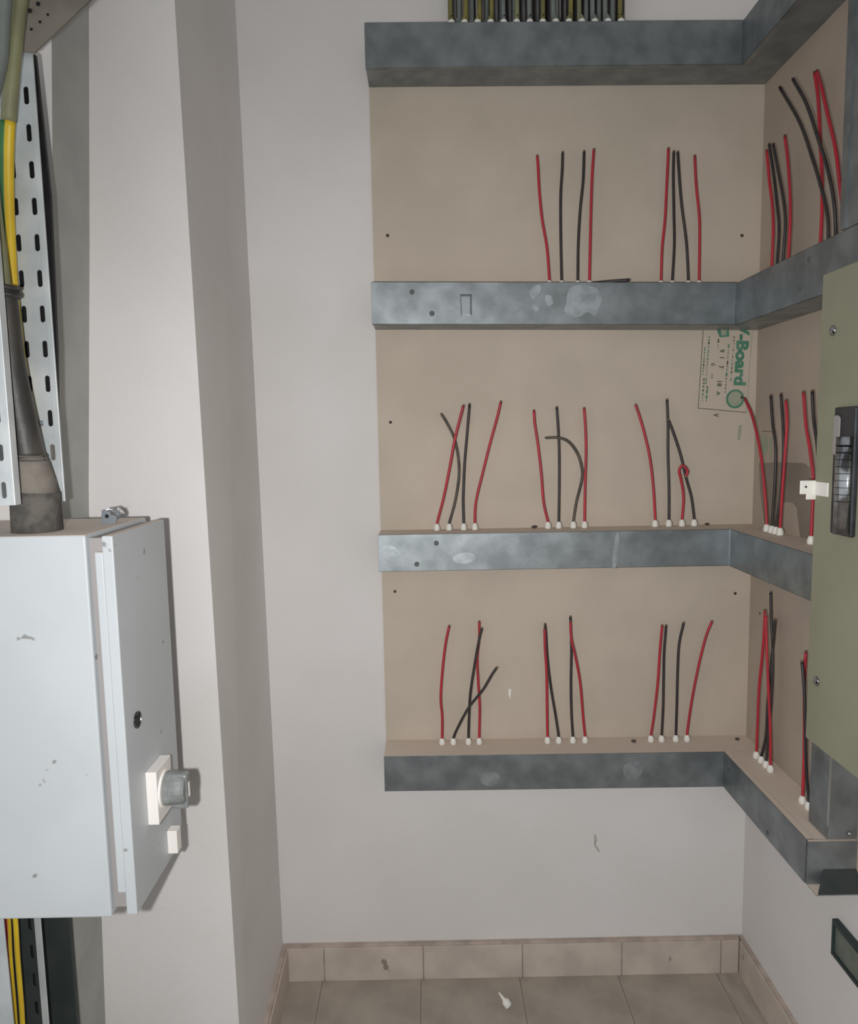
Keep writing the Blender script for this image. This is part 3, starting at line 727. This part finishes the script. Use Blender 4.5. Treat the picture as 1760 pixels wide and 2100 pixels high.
# saddle clip lying on the enclosure
cl = empty('saddle_clip', (-.47, 1.2, ZE1))
pc = bY(230, 1062, 1.20); zc = ZE1+.002
cl.location = (pc.x, 1.20, zc)
tag(cl, 'bent zinc saddle clip standing on top of the grey enclosure', 'clip')
bm = bmesh.new(); n = 9; ra = []
for k in range(n+1):
    t = math.radians(-25+205*k/n); ra.append((pc.x+.001+.0125*math.cos(t), zc+.0115+.0115*math.sin(t)))
for k in range(n):
    (xa, za), (xb, zb2) = ra[k], ra[k+1]
    v = [bm.verts.new(q) for q in ((xa, 1.190, za), (xb, 1.188, zb2), (xb, 1.206, zb2), (xa, 1.206, za))]
    bm.faces.new(v)
bmesh.ops.remove_doubles(bm, verts=bm.verts, dist=.0004)
o = attach(obj('saddle', bm, 'clip'), cl); md = o.modifiers.new('t', 'SOLIDIFY'); md.thickness = .0016
bm = prism([(pc.x-.013, 1.1875, zc), (pc.x+.009, 1.1875, zc), (pc.x+.013, 1.1875, zc+.012), (pc.x+.002, 1.1875, zc+.016), (pc.x-.004, 1.1875, zc+.024), (pc.x-.011, 1.1875, zc+.023)], (0, .0015, 0))
f_ = attach(obj('clip_plate', bm, 'clip', bevel=.0004), cl)
x_ = obj('clip_hole', lathe(bmesh.new(), (pc.x-.003, 1.1873, zc+.0125), (0, -1, 0), [(0, .0035), (.0005, .003)], 10), 'blackhole'); attach(x_, cl)
bm = prism([(pc.x+.011, 1.19, zc+.014), (pc.x+.018, 1.19, zc+.024), (pc.x+.014, 1.19, zc+.012)], (0, .0015, 0))
attach(obj('clip_ear', bm, 'clip'), cl)

# sheet and tray coloured dark as recess shade, yellow-green cables and tray flange below the enclosure
ZL = ZE0-.004
dc = obj('recess_shade', B(-.95, bY(150, 1990, 1.268).x, 1.268, YC-.0005, FZ, ZE0-.004), 'shademetal', bevel=.001)
tag(dc, 'dark sheet added as the shade below the grey enclosure at lower left', 'shade')
lt_ = empty('cable_tray', (-.66, 1.18, FZ))
tag(lt_, 'slotted tray section with shade in its colour below the grey enclosure', 'tray')
fx = bY(86, 1990, 1.18).x
attach(slot_tray('tray_plate', -.85, fx-.004, FZ+.002, ZL-.001, 1.186, [(fx-.018, 0)], [FZ+.05+.0538*k for k in range(14)], .0078, .026, 'shademetal'), lt_)
attach(obj('tray_fold', B(fx-.008, fx+.004, 1.1815, 1.1838, FZ+.002, ZL-.001), 'zinctray', bevel=.001), lt_)
nx = bY(18, 1990, 1.10).x
nt_ = obj('cable_tray', prism([(-.9, 1.10, FZ+.002), (nx+.006, 1.10, FZ+.002), (nx-.002, 1.10, ZL), (-.9, 1.10, ZL)], (0, .002, 0)), 'zinctray')
tag(nt_, 'pale tray side at the left edge below the grey enclosure', 'tray')
for q, r, m, lab in (([(31, 1880, 1.13), (36, 1960, 1.13), (44, 2060, 1.13), (53, 2180, 1.13)], .0042, 'yellow', 'thicker yellow cable below the grey enclosure'),
                     ([(18, 1880, 1.14), (22, 1960, 1.14), (30, 2060, 1.14), (40, 2180, 1.14)], .0030, 'yellow', 'thin yellow cable left of the thicker one below enclosure'),
                     ([(12, 1880, 1.15), (17, 1960, 1.15), (26, 2060, 1.15), (36, 2180, 1.15)], .0030, 'red', 'thin dark red cable at the left edge below enclosure')):
    P = [bY(*t) for t in q]; P.insert(0, Vector((P[0].x-.004, P[0].y, ZL-.0005))); d = P[-1]-P[-2]
    P = [p for p in P if p.z < ZL]; P.append(Vector((P[-1].x+.004, P[-1].y, FZ+.004)))
    o = obj('cable', tube(bmesh.new(), spline(P, 5), r, 8), m, smooth=True); tag(o, lab, 'cable')

# ------------------------------------------------------------------ small things on the floor and wall
p = bY(1034, 1993, 1.80); bm = bmesh.new()
pz = FZ
lathe(bm, (p.x+.004, 1.79, pz+.010), (-.55, .35, .6), [(-.013, .006), (-.010, .011), (.004, .011), (.010, .005), (.030, .0025)], 12)
tag(obj('wall_plug', bm, 'bushing', smooth=True), 'small white plastic plug lying on the floor by the back skirting', 'plug')
P = [bY(x, y, WB-.0003) for x, y in ((1218, 1712), (1223, 1711), (1225, 1722), (1222, 1732), (1231, 1745), (1228, 1748), (1219, 1734))]
sm = obj('smudge', prism(P, (0, -.0002, 0)), 'smudge', bpy.data.objects['wall_back'])
